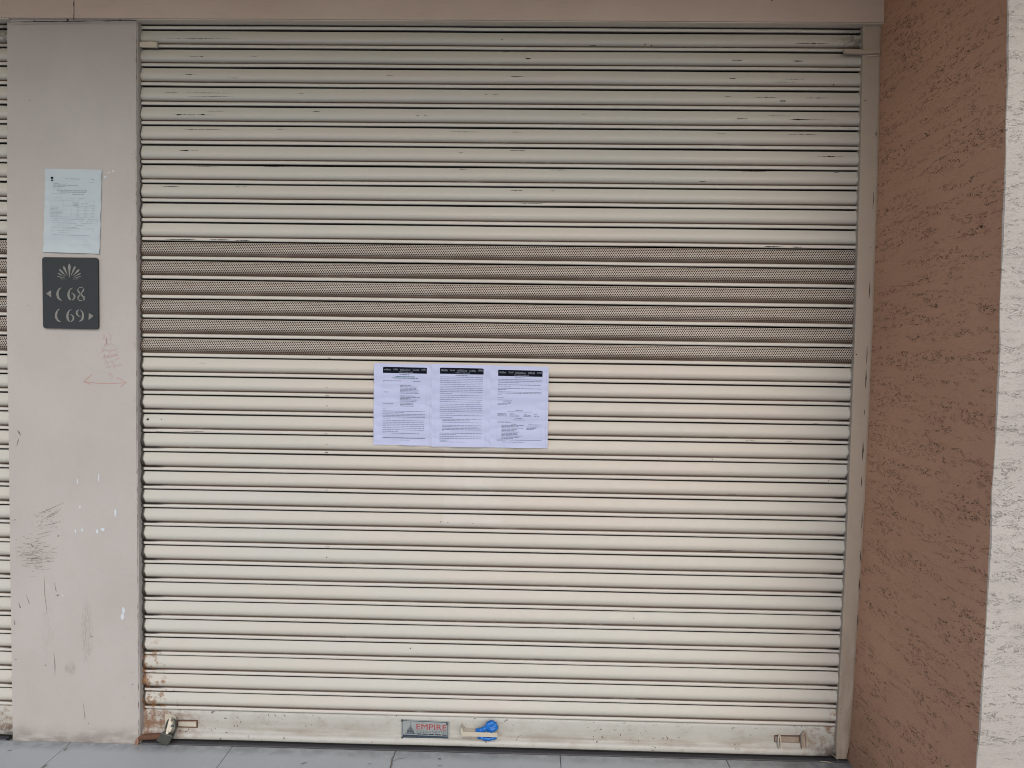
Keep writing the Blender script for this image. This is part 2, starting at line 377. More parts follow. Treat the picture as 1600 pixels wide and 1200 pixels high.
# ---------------------------------------------------------------- ground
JX = [at(108, 1162, Z=0).x, at(358, 1175, Z=0).x, at(614, 1185, Z=0).x]
SW = (JX[2]-JX[0])/2
g = MB(); g.quad((-250, -250, -0.012), (250, -250, -0.012), (250, 60, -0.012), (-250, 60, -0.012))
tag(g.build('pavement', plain('pavement_concrete', (0.33, 0.33, 0.32), 0.8, scale=4)), kind='structure')
fl = MB(); xs = sorted([JX[0]+SW*i for i in range(-8, 9)])
ROWS = [-4.3, -3.52, -2.72, -1.92, -1.12, PIL_Y-0.29, PIL_Y]
for i in range(len(xs)-1):
    for j in range(len(ROWS)-1):
        if j == len(ROWS)-2: continue
        fl.box(xs[i]+0.0012, xs[i+1]-0.0012, ROWS[j]+0.002, ROWS[j+1]-0.002, -0.011, random.uniform(-0.001, 0.001))
    fl.box(xs[i]+0.0012, xs[i+1]-0.0012, ROWS[-2]+0.002, ROWS[-1]-0.001, -0.011, random.uniform(-0.001, 0.0005))
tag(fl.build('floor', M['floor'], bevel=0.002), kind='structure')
cr = MB()   # hairline crack and small stains across the slabs
cz = [(614, 1182), (611, 1188), (613, 1194), (610, 1200)]
cr.stroke([(at(*p, Z=0.002).x, at(*p, Z=0.002).y) for p in cz], 0.0018, lambda x, y: (x, y, 0.0022))
cr.stroke([(at(*p, Z=0.002).x, at(*p, Z=0.002).y) for p in [(613, 1190), (620, 1186), (634, 1184)]], 0.0014, lambda x, y: (x, y, 0.0022))
for a, b, ww in (((469, 1194), (480, 1191), 0.004), ((105, 1168), (99, 1174), 0.004), ((74, 1194), (66, 1200), 0.004), ((574, 1194), (580, 1193), 0.003), ((684, 1185), (690, 1186.5), 0.006), ((684, 1196), (691, 1196), 0.002), ((12, 1173), (19, 1172), 0.003)):
    p, q = at(*a, Z=0.002), at(*b, Z=0.002); mm = (p+q)/2
    cr.stroke([(p.x, p.y), (mm.x, mm.y), (q.x, q.y)], [0.0006, ww, 0.0006], lambda x, y: (x, y, 0.0024))
tag(cr.build('floor_cracks', M['grime']), kind='structure')
th = MB(); th.box(-3.45, at(217, 1167, PIL_Y).x-0.56, PIL_Y+0.0005, 0.12, -0.011, 0.004)
th.box(0.0, 2.95, PIL_Y+0.0005, 0.12, -0.011, 0.004)
tag(th.build('threshold', M['thresh'], bevel=0.003), kind='structure')

# ---------------------------------------------------------------- building
LX = at(213, 100, PIL_Y).x; PLX = at(10.5, 500, PIL_Y).x; PLB = at(20, 1150, PIL_Y).x; PRB = at(217, 1160, PIL_Y).x
BZ = at(600, 30.5, LIN_Y).z                              # underside of the beam
pil = thing('pillar', ((PLX+LX)/2, PIL_Y, 0), 'smooth pale grey painted pillar with white paint drips between the two shutters', 'pillar')
pb = MB()
lft = [(at(x, y, PIL_Y)) for x, y in ((11.5, 37), (10.8, 250), (10.6, 500), (13.4, 660), (16.2, 890), (20, 1153))]
rgt = [(at(x, y, PIL_Y)) for x, y in ((213.5, 35), (212, 250), (212, 450), (213, 660), (215, 890), (217.5, 1164))]
zs = [BZ+0.004, 2.35, 1.75, 1.35, 0.75, -0.002]
vs = []; NX = 14
for l, r, zz in zip(lft, rgt, zs):
    row = [(l.x, 0.16)]+[(l.x+(r.x-l.x)*i/NX, PIL_Y) for i in range(NX+1)]+[(r.x+0.0002, PIL_Y+0.003), (r.x+0.0012, PIL_Y+0.003), (r.x+0.0016, PIL_Y+0.0006), (r.x+0.0034, PIL_Y+0.0010), (r.x+0.0042, PIL_Y+0.003), (r.x+0.0044, 0.16)]
    vs += [(a, b, zz) for a, b in row]
k = len(row); fs = []
for i in range(len(zs)-1):
    for j in range(k-1): fs.append((i*k+j, (i+1)*k+j, (i+1)*k+j+1, i*k+j+1))
fs.append(tuple(range(k))); pb.add(vs, fs)
pb.build('pillar_body', M['pillar'], pil)
def on_pil(x, z): return (x, PIL_Y-0.0006, z)
def P2(px, py, Y=PIL_Y): p = at(px, py, Y); return (p.x, p.z)
# grease line in the corner joint, small dark nicks, white drips, red handwriting
nk = MB()
for y0 in range(60, 1150, 14):
    if random.random() < 0.55:
        x = 213+max(0, (y0-500))*0.0055
        nk.stroke([P2(x+random.uniform(-.4, .4), y0), P2(x+random.uniform(-.4, .4), y0+6), P2(x, y0+random.uniform(9, 13))], [0.0004, random.uniform(.0008, .0022), 0.0004], on_pil)
for pts, ww in (([(27, 672), (30, 676), (33, 681)], .004), ([(30, 684), (28, 690), (26, 697)], .002), ([(84, 1019), (86, 1040), (86, 1057)], .0018), ([(69, 900), (70, 930), (74, 960)], .001), ([(130, 1098), (133, 1123)], .0012), ([(137, 1130.2), (138.6, 1130.4)], .0035), ([(140.5, 994.8), (145, 995)], .0025), ([(49, 849), (51, 855)], .003), ([(29, 941), (32, 950)], .0028), ([(22, 968), (23, 976)], .003), ([(70, 1038), (72, 1040)], .003), ([(23, 1031), (26, 1030)], .002), ([(41, 929), (46, 943)], .0016), ([(85, 910), (88, 924)], .0016), ([(45, 157), (46.5, 157)], .003), ([(205, 240.5), (207, 241)], .0018), ([(20, 813), (25, 812)], .002), ([(204, 1051), (205.4, 1051.4)], .002), ([(192, 1090), (193.5, 1090.5)], .002),
                ([(60, 802), (75, 797), (100, 785)], .0011), ([(66, 812), (82, 806), (96, 794)], .001), ([(68, 822), (84, 818), (95, 814)], .0012), ([(58, 836), (72, 832), (80, 830)], .001), ([(72, 808), (84, 802)], .0018)):
    nk.stroke([P2(*p) for p in pts], [0.0004]+[ww]*(len(pts)-2)+[ww if len(pts) == 2 else 0.0004], on_pil)
random.seed(21)
for i in range(70):                                   # the dense patch of dark rubbed strokes low on the left
    cx, cy = random.gauss(52, 15), random.gauss(868, 13)
    if cx < 22: continue
    L_ = random.uniform(3, 16); sl_ = random.uniform(-0.25, 0.15)
    nk.stroke([P2(cx-L_/2, cy-sl_*L_/2), P2(cx, cy+random.uniform(-1, 1)), P2(cx+L_/2, cy+sl_*L_/2)], [0.0002, random.uniform(.0003, .0011), 0.0002], on_pil)
nk.build('scuff_marks', M['grime'], pil)
dr = MB()
for cx, cy, rx, ry in ((121, 752, 1.0, 4), (154.5, 746, 1.2, 6.5), (125, 792, 1.2, 3), (180.5, 801, 2.0, 7), (118, 830, 1.5, 3.5), (128.5, 828, 1.5, 3), (152, 830, 2.2, 3.6), (161, 827, 3.2, 2.8), (98, 930, 1.0, 1.4), (193, 954, 2.4, 6), (191.5, 963, 2.8, 5), (164.5, 276.5, 1.8, 2.0), (170, 269.5, 1.6, 1.3), (177, 267.5, 1.2, 2.4)):
    pts = []
    for j in range(9):
        a = 2*math.pi*j/9; q = P2(cx+rx*math.cos(a)*random.uniform(.75, 1.15), cy-ry*math.sin(a)*random.uniform(.75, 1.15)); pts.append(q)
    dr.add([(x, PIL_Y-0.0009, z) for x, z in pts], [tuple(range(9))])
dr.build('white_paint_drips', M['white'], pil)
hw = MB()
def ink(pts, w_=0.0011): hw.stroke([P2(*p) for p in pts], w_, on_pil)
ink([(131, 596), (150, 598.5), (172, 599.5), (196, 598)], .0012); ink([(144, 585), (136, 592), (130.5, 596.5), (143, 600.5)], .0014); ink([(182, 590), (190, 593.5), (197.5, 597.5), (188, 605)], .0013)
for st in ([(160, 523), (164, 524), (161, 529), (166, 530)], [(166, 526), (167, 538), (165, 531), (170, 531)], [(170, 522), (174, 525), (171, 531), (175, 530)],
           [(163, 541), (164, 537), (167, 541), (167, 534), (170, 540), (173, 536), (176, 539)],
           [(159, 551), (161, 544), (164, 546), (161, 549)], [(165, 549), (168, 545), (168, 549), (172, 546), (171, 552), (175, 546), (178, 548), (183, 545)],
           [(161, 559), (164, 554), (163, 558), (168, 556), (172, 555), (176, 554), (178, 555), (184, 553)], [(162, 560), (185, 555)],
           [(164, 568), (166, 562), (168, 566), (167, 570)], [(171, 566), (175, 564), (177, 568)], [(179, 563), (182, 561), (187, 560)],
           [(166, 575), (169, 571), (170, 575), (174, 572)], [(178, 575), (178, 568), (182, 570), (179, 574)], [(184, 573), (187, 569), (191, 572), (190, 568)],
           [(169, 582), (172, 583), (170, 588)], [(173, 583), (176, 588), (174, 592)]):
    ink(st, .0009)
hw.build('red_handwriting', M['red'], pil, label='faint red handwriting above a red double-ended arrow')
ck = MB(); ck.prism([P2(211, 1168), P2(217, 1168), P2(219, 1156), P2(217, 1151), P2(214, 1153)], PIL_Y-0.012, PIL_Y+0.02)
ck.build('bolt_socket', M['copper'], pil, bevel=0.003)

# the beam above
bw = at(1383, 20, LIN_Y).x
beam = thing('lintel', (1.0, LIN_Y, BZ), 'brown-beige painted beam running over the shutters and the pillar with a thin vertical crack', 'lintel')
b = MB(); b.box(-3.9, bw+0.15, LIN_Y, 0.16, BZ, 3.36); b.build('beam_body', M['beam'], beam, bevel=0.002)
ck = MB(); f_ = lambda x, z: (x, LIN_Y-0.0006, z)
ck.stroke([P2(115.5+random.uniform(-.5, .5), y, LIN_Y) for y in (0, 6, 12, 18, 25, 32)], [.0008, .0022, .001, .0014, .0012, .002], f_)
random.seed(3)
ck.stroke([P2(11+i*9.2, 34.6-i*0.12+random.uniform(-.3, .3), LIN_Y) for i in range(23)], [random.uniform(.0009, .0022) for i in range(23)], f_)
for cx, cy, r_ in ((106, 31.5, .005), (54, 33, .004), (188, 31.5, .0035), (1206, 0.8, .003), (847, 0, .003)):
    x, z = P2(cx, cy, LIN_Y); ck.add([(x+r_*random.uniform(.6, 1.2)*math.cos(a), LIN_Y-0.0008, z+r_*random.uniform(.6, 1.2)*math.sin(a)) for a in [j*0.9 for j in range(7)]], [tuple(range(7))])
ck.build('crack', M['black'], beam)

# the rough-cast wall on the right, with its pale street face
WJ = [(1377.5, 0), (1377, 50), (1374, 200), (1363, 520), (1356, 710), (1338, 1000), (1328, 1170)]
WE = [(1575, 0), (1571.5, 150), (1568, 290), (1556.7, 600), (1550.5, 790), (1543.7, 900), (1525.5, 1190)]
WY = -0.83
def interp(tab, z):
    tab = sorted(tab)
    return float(np.interp(z, [t[0] for t in tab], [t[1] for t in tab]))
wj = [(at(x, y, -0.03).z, at(x, y, -0.03).x) for x, y in WJ]; we = [(at(x, y, WY).z, at(x, y, WY).x) for x, y in WE]
rw = thing('roughcast_wall', (3.2, WY, 0), 'brown rough plastered wall standing out on the right with a pale front face', 'wall')
zs = np.linspace(-0.01, 3.36, 70); ys = np.linspace(WY, 0.16, 24)
def sm(tab, z):
    key = tuple(tab)
    if key not in PF: PF[key] = np.polyfit([t[0] for t in tab], [t[1] for t in tab], 2)
    return float(np.polyval(PF[key], z))
PF = {}
nzw = np.random.RandomState(5).uniform(-1, 1, (70, 24))
side = MB(); vs = []
for i, z in enumerate(zs):
    a, c_ = sm(wj, z), sm(we, z)
    e = 0.0012*math.sin(z*9)+0.0009*math.sin(z*23+1)+0.0010*nzw[i, 0]
    for j, y in enumerate(ys):
        t = (y-WY)/(-0.03-WY); vs.append((c_+(a-c_)*t+(e if j == 0 else 0.0008*nzw[i, j]), y, z))
side.add(vs, [(i*24+j, i*24+j+1, (i+1)*24+j+1, (i+1)*24+j) for i in range(69) for j in range(23)])
side.build('brown_side', M['wall'], rw, smooth=True)
fr_ = MB(); vs = []
for i, z in enumerate(zs):
    c_ = vs_x = side.v[i*24][0]
    ew = 0.004+0.002*math.sin(z*13)
    vs += [(c_, WY, z), (c_+ew*0.4, WY-ew, z)]+[(c_+ew+(3.75-c_)*q, WY-ew-0.0005, z) for q in (0.02, 0.3, 0.6, 1.0)]+[(3.78, 0.16, z)]
fr_.add(vs, [(i*7+j, (i+1)*7+j, (i+1)*7+j+1, i*7+j+1) for i in range(69) for j in range(6)])
fr_.build('pale_front', M['face'], rw)
x_, z_ = P2(1384.5, 25, LIN_Y)
ho = MB(); ho.tube([at(1384.5, 18, -0.06)+Vector((0.002, 0, 0)), at(1384.5, 31, -0.06)+Vector((0.002, 0, 0))], [0.003, 0.005], 7); ho.build('nick', M['black'], rw)

ce = MB(); ce.box(-3.9, 3.78, -1.42, 0.16, 3.36, 3.6); ce.box(-3.9, 3.78, -1.54, -1.42, 3.22, 3.75)
tag(ce.build('ceiling', M['ceiling']), kind='structure')
inn = MB()
for x0, x1 in ((-3.5, -0.5), (0.0, 2.96)):
    inn.quad((x0, 0.15, -0.01), (x1, 0.15, -0.01), (x1, 0.15, 3.1), (x0, 0.15, 3.1))
tag(inn.build('shop_interior', M['dark']), kind='structure')
lw = MB(); lw.box(-4.4, -3.42, PIL_Y, 0.16, -0.01, BZ-0.003)
tag(lw.build('pillar', M['pillar']), 'plain painted pillar beyond the far end of the left shutter', 'pillar')

# ---------------------------------------------------------------- rolling shutters
DZ = 0.022
ZK = [2.8902, 2.8176, 2.7437, 2.6676, 2.591, 2.5143, 2.4368, 2.3591, 2.2821, 2.2059, 2.1275, 2.0505, 1.9741, 1.8963, 1.8177, 1.7388, 1.6604, 1.5813, 1.5036, 1.4273, 1.3498, 1.2719, 1.1927, 1.114, 1.038, .9609, .8846, .8053, .7277, .6512, .5735, .4951, .4188, .3436, .2663, .1896, .1143]
ZK = [z+DZ-0.003 for z in ZK]
PROF = [(0.0, -16), (.010, -14), (.015, 0), (.024, 1.6), (.05, 2.8), (.11, 5.0), (.20, 8.1), (.29, 10.9), (.37, 12.9), (.43, 13.8), (.48, 13.9), (.53, 13.0), (.59, 11.0), (.65, 8.2), (.70, 5.2), (.73, 2.0), (.744, 0.2), (.760, 0.0), (.766, 3.2), (.778, 6.2), (.80, 8.0), (.83, 9.2), (.865, 9.8), (.90, 9.6), (.93, 8.8), (.943, 7.2), (.948, -4), (.955, -16)]
NS = 90
def slat_rows(k, x0, x1, seed):
    z1 = ZK[k-1] if k else ZK[0]+0.0735; z0 = ZK[k]; p = z1-z0
    rs = np.random.RandomState(seed*100+k); st = np.random.get_state(); np.random.seed(seed*100+k)
    dz = smooth_noise(NS+1, 0.0006, 3, 22); dd = smooth_noise(NS+1, 0.0013, 3, 18); fc = smooth_noise(NS+1, 0.0010, 3, 14); gb = smooth_noise(NS+1, 0.0006, 4, 9)
    np.random.set_state(st)
    return z1, p, dz, dd, fc, gb
def slat_point(k, t, i, x0, x1, R_):
    z1, p, dz, dd, fc, gb = R_
    ts = [q[0] for q in PROF]; d = float(np.interp(t, ts, [q[1] for q in PROF]))/1000
    d += dd[i]+(fc[i]*math.sin(math.pi*min(1, t/.72)) if t < .72 else gb[i]*0.5)
    return (x0+(x1-x0)*i/NS, -d, z1-t*p+dz[i]+(gb[i] if .7 < t < .97 else 0)*0.6)
def curtain(x0, x1, seed, ks, ux):
    mb = MB()
    for k in ks:
        R_ = slat_rows(k, x0, x1, seed); base = len(mb.v)
        PR = PROF if k else [(q, 0) for q, _ in PROF if q > .74]
        for t, _ in PR:
            for i in range(NS+1):
                mb.v.append(slat_point(k, t, i, x0, x1, R_)); mb.uv.append((ux+(x1-x0)*i/NS, k+min(t, .9995)))
        n = NS+1
        for a in range(len(PR)-1):
            for i in range(NS): mb.f.append((base+a*n+i, base+(a+1)*n+i, base+(a+1)*n+i+1, base+a*n+i+1))
    return mb
BARP = [(0, -14), (.002, 0), (.004, 3), (.008, 5), (.02, 5.5), (.05, 5.5), (.082, 5.5), (.087, 7), (.091, 12), (.095, 16.5), (.100, 20), (.107, 21), (.114, 20), (.119, 16.5), (.122, 9), (.123, -6)]
def bar_mesh(x0, x1, seed, ux):
    mb = MB(); st = np.random.get_state(); np.random.seed(seed+999)
    zn = smooth_noise(NS+1, .0010, 3, 20); dn = smooth_noise(NS+1, .0018, 3, 14); np.random.set_state(st)
    for t, d in BARP:
        for i in range(NS+1):
            mb.v.append((x0+(x1-x0)*i/NS, -(d/1000+dn[i]*(1 if d > 6 else .4)), ZK[36]-t+zn[i]+0.001)); mb.uv.append((ux+(x1-x0)*i/NS, t))
    n = NS+1
    for a in range(len(BARP)-1):
        for i in range(NS): mb.f.append((a*n+i, (a+1)*n+i, (a+1)*n+i+1, a*n+i+1))
    return mb
def make_shutter(x0, x1, seed, label, ux):
    t = thing('rolling_shutter', ((x0+x1)/2, 0, 0), label, 'shutter', 'rolling shutters side by side')
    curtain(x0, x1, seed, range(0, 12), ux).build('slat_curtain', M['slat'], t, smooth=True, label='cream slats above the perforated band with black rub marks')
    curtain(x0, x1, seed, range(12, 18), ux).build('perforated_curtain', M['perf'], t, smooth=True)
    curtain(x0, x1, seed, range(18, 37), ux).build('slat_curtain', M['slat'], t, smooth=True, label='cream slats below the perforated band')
    bar = bar_mesh(x0, x1, seed, ux).build('bottom_bar', M['bar'], t, smooth=True)
    sl_ = MB(); sl_.box(x0, x1, -.010, .02, .0042, ZK[36]-.121); sl_.build('under_bar_shade', M['bar_shade'], t)  # added dark strip: shadow gap below the bar put into colour
    return t, bar
SX0, SX1 = -0.012, 2.90
sh, bar = make_shutter(SX0, SX1, 1, 'large closed cream rolling shutter with three white sheets taped on it', SX0)
lsh, lbar = make_shutter(-3.42, -0.485, 2, 'cream rolling shutter cut off by the left edge of the photo', -0.037)

# guide rail on the right
gl = [(at(x, y, -0.03).z, at(x, y, -0.03).x) for x, y in ((1349, 50), (1345.8, 200), (1336.3, 520), (1329, 710), (1315.3, 1000), (1306.7, 1170))]
gd = MB(); n_ = 40; ztop, zbot = BZ-0.0055, at(1316, 1186, -0.03).z; vs = []
rs = np.random.RandomState(3)
for i in range(n_+1):
    z = zbot+(ztop-zbot)*i/n_; a = sm(gl, z); c_ = sm(wj, z)+0.004+rs.uniform(-.0012, .0012)
    if i == 0: a += .004; c_ -= .012
    if i == 1: c_ -= .004
    vs += [(a, 0.06, z), (a, -0.028, z), (a+0.002, -0.030, z), (c_-0.012, -0.030, z), (c_, -0.026, z), (c_+.002, 0.06, z)]
gd.add(vs, [(i*6+j, i*6+j+1, (i+1)*6+j+1, (i+1)*6+j) for i in range(n_) for j in range(5)]+[tuple(range(6))])
gd.build('guide_rail', M['guide'], sh)
gn = MB()
for y0 in (205, 300, 440, 540, 577, 640, 690, 745, 800, 860, 905, 960, 1020, 1075):     # gaps between rail and plaster
    L_ = random.uniform(8, 38); xx = 1377-(y0-50)*0.0415-(3 if 200 < y0 < 800 else 0)+1.2
    a = at(xx, y0, -0.031); q = at(xx-L_*.04, y0+L_, -0.031)
    gn.stroke([(a.x, a.z), ((a.x+q.x)/2+.001, (a.z+q.z)/2), (q.x, q.z)], [.0005, random.uniform(.001, .0028), .0005], lambda x, z: (x, -0.0312, z))
for cx, cy, r_ in ((1351.5, 157, .003), (1359, 125, .002), (1338, 554, .003), (1314, 1114, .0025), (1313, 1108, .002)):
    p = at(cx, cy, -0.03); gn.add([(p.x+r_*math.cos(j*.9), -0.0309, p.z+r_*.8*math.sin(j*.9)) for j in range(7)], [tuple(range(7))])
gn.build('rail_edge_nicks', M['black'], sh)
# guide rails out of sight behind the pillar, and those of the left shutter
for t, a, c_ in ((lsh, -0.50, -0.47), (lsh, -3.43, -3.40)):
    gg = MB(); gg.box(a, c_, -0.028, 0.06, 0.006, BZ-0.0055); gg.build('guide_rail', M['guide'], t)
gg = MB(); gg.box(-0.012+0.0, 0.0035, 0.012, 0.06, 0.006, BZ-.0055); gg.build('guide_rail', M['guide'], sh)
hs = MB(); hs.box(-.001, at(1384, 46, -.046).x, -.0495, -.004, BZ-.0045, BZ-.0008); hs.build('lit_soffit_strip', M['strip'], sh, bevel=.001)  # added pale strip: bounced light on the beam's underside put into its colour
hs = MB(); hs.box(-3.41, -.495, -.0495, -.004, BZ-.0045, BZ-.0008); hs.build('lit_soffit_strip', M['strip'], lsh, bevel=.002)
# little stop tabs at the head
tb = MB(); tb.prism([P2(219, 74, -.02), P2(246, 74.5, -.02), P2(246, 66.5, -.02), P2(237, 66, -.02), P2(235, 64.5, -.02), P2(233, 66, -.02), P2(219, 66, -.02)], -0.026, -0.012)
tb.build('stop_tab', M['tab'], sh, bevel=.001)
tb = MB(); tb.prism([P2(1319, 83.5, -.034), P2(1350, 85, -.034), P2(1362, 84.5, -.034), P2(1374, 83, -.034), P2(1375, 78, -.034), P2(1358, 77, -.034), P2(1350, 78.5, -.034), P2(1319, 76.5, -.034)], -0.038, -0.024)
tb.build('stop_tab', M['guide'], sh, bevel=.001)
wl = MB(); wl.tube([at(x, y, -.034) for x, y in ((1353, 85), (1357, 87.5), (1362, 87), (1368, 86.5), (1373, 87.5))], [.0018, .004, .003, .0035, .002], 7); wl.build('weld_bead', M['tab'], sh, smooth=True)

# rub marks laid on the slats
RC = {}
def on_slat(px, py):
    p = at(px, py, -0.010); z = p.z
    k = next((j for j in range(37) if ZK[j] <= z), 36)
    if k not in RC: RC[k] = slat_rows(k, SX0, SX1, 1)
    z1, pt = RC[k][0], RC[k][1]
    return k, min(.96, max(.03, (z1-z)/pt)), p.x
def slat_surf(k, t, x):
    i = (x-SX0)/(SX1-SX0)*NS; i0 = max(0, min(NS-1, int(i))); fr = i-i0
    a = slat_point(k, t, i0, SX0, SX1, RC[k]); b_ = slat_point(k, t, i0+1, SX0, SX1, RC[k])
    return (a[0]*(1-fr)+b_[0]*fr, a[1]*(1-fr)+b_[1]*fr-0.0005, a[2]*(1-fr)+b_[2]*fr)
sf = MB()
def rub(x0, x1, y, h=0.55, brk=0.14):
    k, t, xa = on_slat(x0, y); _, _, xb = on_slat(x1, y); p = RC[k][1]
    n = max(2, int((xb-xa)/0.006)); base = len(sf.v); ws = []
    for i in range(n+1):
        e = math.sin(math.pi*i/n)**0.5 if 0 < i < n else 0
        ws.append(max(0.03, e*random.uniform(.35, 1.2))*h*0.0042/p)
        if random.random() < brk*.5: ws[-1] *= .12
    for i in range(n+1):
        x = xa+(xb-xa)*i/n
        sf.v.append(slat_surf(k, t-ws[i]/2, x)); sf.v.append(slat_surf(k, t+ws[i]/2, x))
    for i in range(n): sf.f.append((base+2*i, base+2*i+1, base+2*i+3, base+2*i+2))
random.seed(11)
for r in ((260, 380, 61, .4), (295, 312, 89, .4), (312, 319, 89, 1.1), (390, 405, 89, .25), (289, 307, 117, .6), (355, 375, 122, .3), (257, 280, 145, .5), (290, 361, 145, .5), (292, 365, 150.5, .35), (322, 352, 173.5, .4), (271, 337, 179.5, .6), (276, 287, 179.5, 1.5), (313, 321, 179.5, 1.4), (487, 501, 174, .6), (286, 347, 202, .45), (292, 304, 202, .8), (432, 446, 202, .4), (280, 296, 235, 1.2), (296, 310, 235, .5), (291, 340, 259, .4), (411, 446, 259.5, .6), (252, 280, 291, .7), (365, 375, 291.5, .6), (377, 385, 291.5, .6), (362, 407, 316, .5), (602, 616, 118, .45), (465, 475, 146, .45),
          (820, 830, 92.4, 1.0), (797, 820, 120, .8), (756, 763, 148, 1.0), (768, 780, 148, .6), (650, 656, 181.4, .8), (661, 668, 181.4, .8), (702, 750, 205.5, .55), (799, 816, 206, .5), (714, 726, 239, .6), (794, 822, 235, .8), (857, 885, 265, .6), (717, 730, 264, .7), (797, 818, 297.5, .7), (859, 867, 298, .8), (783, 786, 62, 2.2), (893, 895, 255, 1.8), (920, 932, 70, .6), (651, 653, 38, 1.5), (785, 796, 80, .7), (908, 918, 179, .3),
          (1241, 1296, 68, .7), (1190, 1215, 67.5, .35), (1141, 1161, 95, .7), (1235, 1257, 96, .9), (1139, 1150, 123, .8), (1222, 1257, 124, .7), (1205, 1247, 128.5, .35), (1130, 1145, 151, .5), (1175, 1215, 152, .7), (1257, 1297, 153, .7), (1217, 1231, 158, 1.1), (1200, 1237, 181, .6), (1229, 1306, 187.5, .7), (1236, 1258, 187.3, 1.3), (1149, 1169, 186, .9), (1120, 1135, 209, .5), (1230, 1277, 210, .6), (1275, 1319, 244.5, .5), (1291, 1304, 244.5, 1.3), (1159, 1200, 267, .6), (1302, 1312, 269, .9), (1302, 1304, 132, 2.4), (1007, 1009, 69, 2), (1017, 1019, 70.5, 1.4), (1092, 1104, 283.5, .6), (1018, 1022, 284, .6),
          (258, 306, 374, .9), (327, 361, 374.5, .9), (367, 392, 375.3, .9), (1194, 1224, 385, 1.0), (1235, 1254, 385.7, .9), (690, 712, 381.5, .7), (810, 850, 317.5, .5),
          (309, 324, 567.5, .3), (285, 322, 673.5, .5), (242, 254, 674, .5), (1183, 1201, 104, 0.2), (1165, 1183, 688.5, .6), (1226, 1238, 689.5, .6), (1270, 1280, 662, .5), (455, 462, 744, .2), (736, 741, 817, .7), (1110, 1150, 860, .5), (1135, 1150, 772, .6), (466, 474, 819, .3)):
    rub(*r)
for px, py, h in ((510, 589.8, 3), (511, 605, 1.5), (511, 618, 2.4), (511.5, 634, 1.3), (510.5, 648, 2.4), (509.5, 678, 2), (511, 694, 1.6), (510, 707, 2), (509, 737, 2.3), (510, 765.5, 2), (511, 853.5, 2.3), (511, 870, 1.5), (514.5, 559.3, 2), (375, 558, 1.2), (1113, 717.5, 1.5), (1030, 715, 1.5), (1295, 751.5, 1.5), (689, 815, 1.4), (700, 815.5, 1.6), (231, 655, 2), (276.5, 1103.5, 1.6), (252, 655, 1.4), (641, 1013, 1.0), (1279, 605, 1.3), (990, 965.5, 1.1)):
    rub(px-1.6*(h > 1.8)-1, px+1.6*(h > 1.8)+1, py, h*1.25, 0)
sf.build('rub_marks', M['black'], sh)

# ghost strips of glue left where older sheets hung under the notices
gs = MB()
for gx in (690, 693.5, 786, 790):
    for gy in (712, 742, 771, 803):
        for q in range(3):
            k, t, x = on_slat(gx, gy+q*5)
            gs.add([slat_surf(k, t, x), slat_surf(k, t, x+.0016), slat_surf(k, t+.05, x+.0016), slat_surf(k, t+.05, x)], [(0, 3, 2, 1)])
gs.build('glue_marks', plain('glue_residue', (0.40, 0.375, 0.345), 0.6), sh)

# fittings on the bottom bar --------------------------------------------------
FY = -0.0065                                             # face of the flat part of the bar
def pz(px, py, Y=FY): return at(px, py, Y)
def slot(x0, y0, x1, y1, dy):
    """recessed slide-bolt window: dark rim, inner plate"""
    m_ = MB()
    tl, tr, br, bl = P2(x0, y0, FY), P2(x1, y0+dy, FY), P2(x1, y1+dy, FY), P2(x0, y1, FY)
    w_ = .0036
    m_.prism([(tl[0], tl[1]-w_), (tr[0], tr[1]-w_), tr, tl], FY-.0035, FY+.002)
    m_.prism([(tl[0], bl[1]), (tl[0]+w_, bl[1]), (tl[0]+w_, tl[1]-w_), (tl[0], tl[1]-w_)], FY-.0034, FY+.002)
    m_.prism([(tr[0]-w_, br[1]), (tr[0], br[1]), (tr[0], tr[1]-w_), (tr[0]-w_, tr[1]-w_)], FY-.0034, FY+.002)
    m_.prism([bl, br, (br[0], br[1]+w_*.45), (bl[0], bl[1]+w_*.45)], FY-.0030, FY+.002)
    return m_.build('bolt_slot', M['rust'], bar_parent)
bar_parent = sh
s1 = slot(277, 1124.5, 309, 1136, 0.6)
q = MB(); a = P2(279, 1134.3, FY); c_ = P2(307, 1128, FY); q.box(a[0], c_[0], FY-.0028, FY+.001, a[1], c_[1]); q.build('bolt_plate', M['tab'], s1, bevel=.0008)
s2 = slot(1210, 1148.5, 1249.5, 1159, 0.6)
q = MB(); a = P2(1213, 1159.5, FY); c_ = P2(1248, 1152, FY); q.box(a[0], c_[0], FY-.0026, FY+.001, a[1], c_[1]); q.build('bolt_plate', M['guide'], s2, bevel=.0008)
for x, yt, yb, mt in ((1218, 1149, 1174, 'tab'), (1256, 1145, 1172, 'guide')):
    h = MB(); pts = []
    for j in range(13):
        g_ = math.pi*j/12
        pts.append(at(x+(1.8 if x < 1230 else 3.6)*math.cos(g_)*1.0, yt+8-8*math.sin(g_), FY-.012))
    pts = [at(x+(3 if x < 1230 else 4), yb, FY-.006)]+pts+[at(x-(2 if x < 1230 else 3.6), yb-2, FY-.006)]
    h.tube(pts, .0028, 8); h.build('hasp_loop', M[mt], sh, smooth=True)
bx = MB(); bx.prism([P2(1250, 1172, FY), P2(1260, 1172, FY), P2(1261, 1147, FY), P2(1258, 1144, FY), P2(1251, 1145, FY)], FY-.006, FY+.001)
bx.build('hasp_plate', M['guide'], sh, bevel=.001)
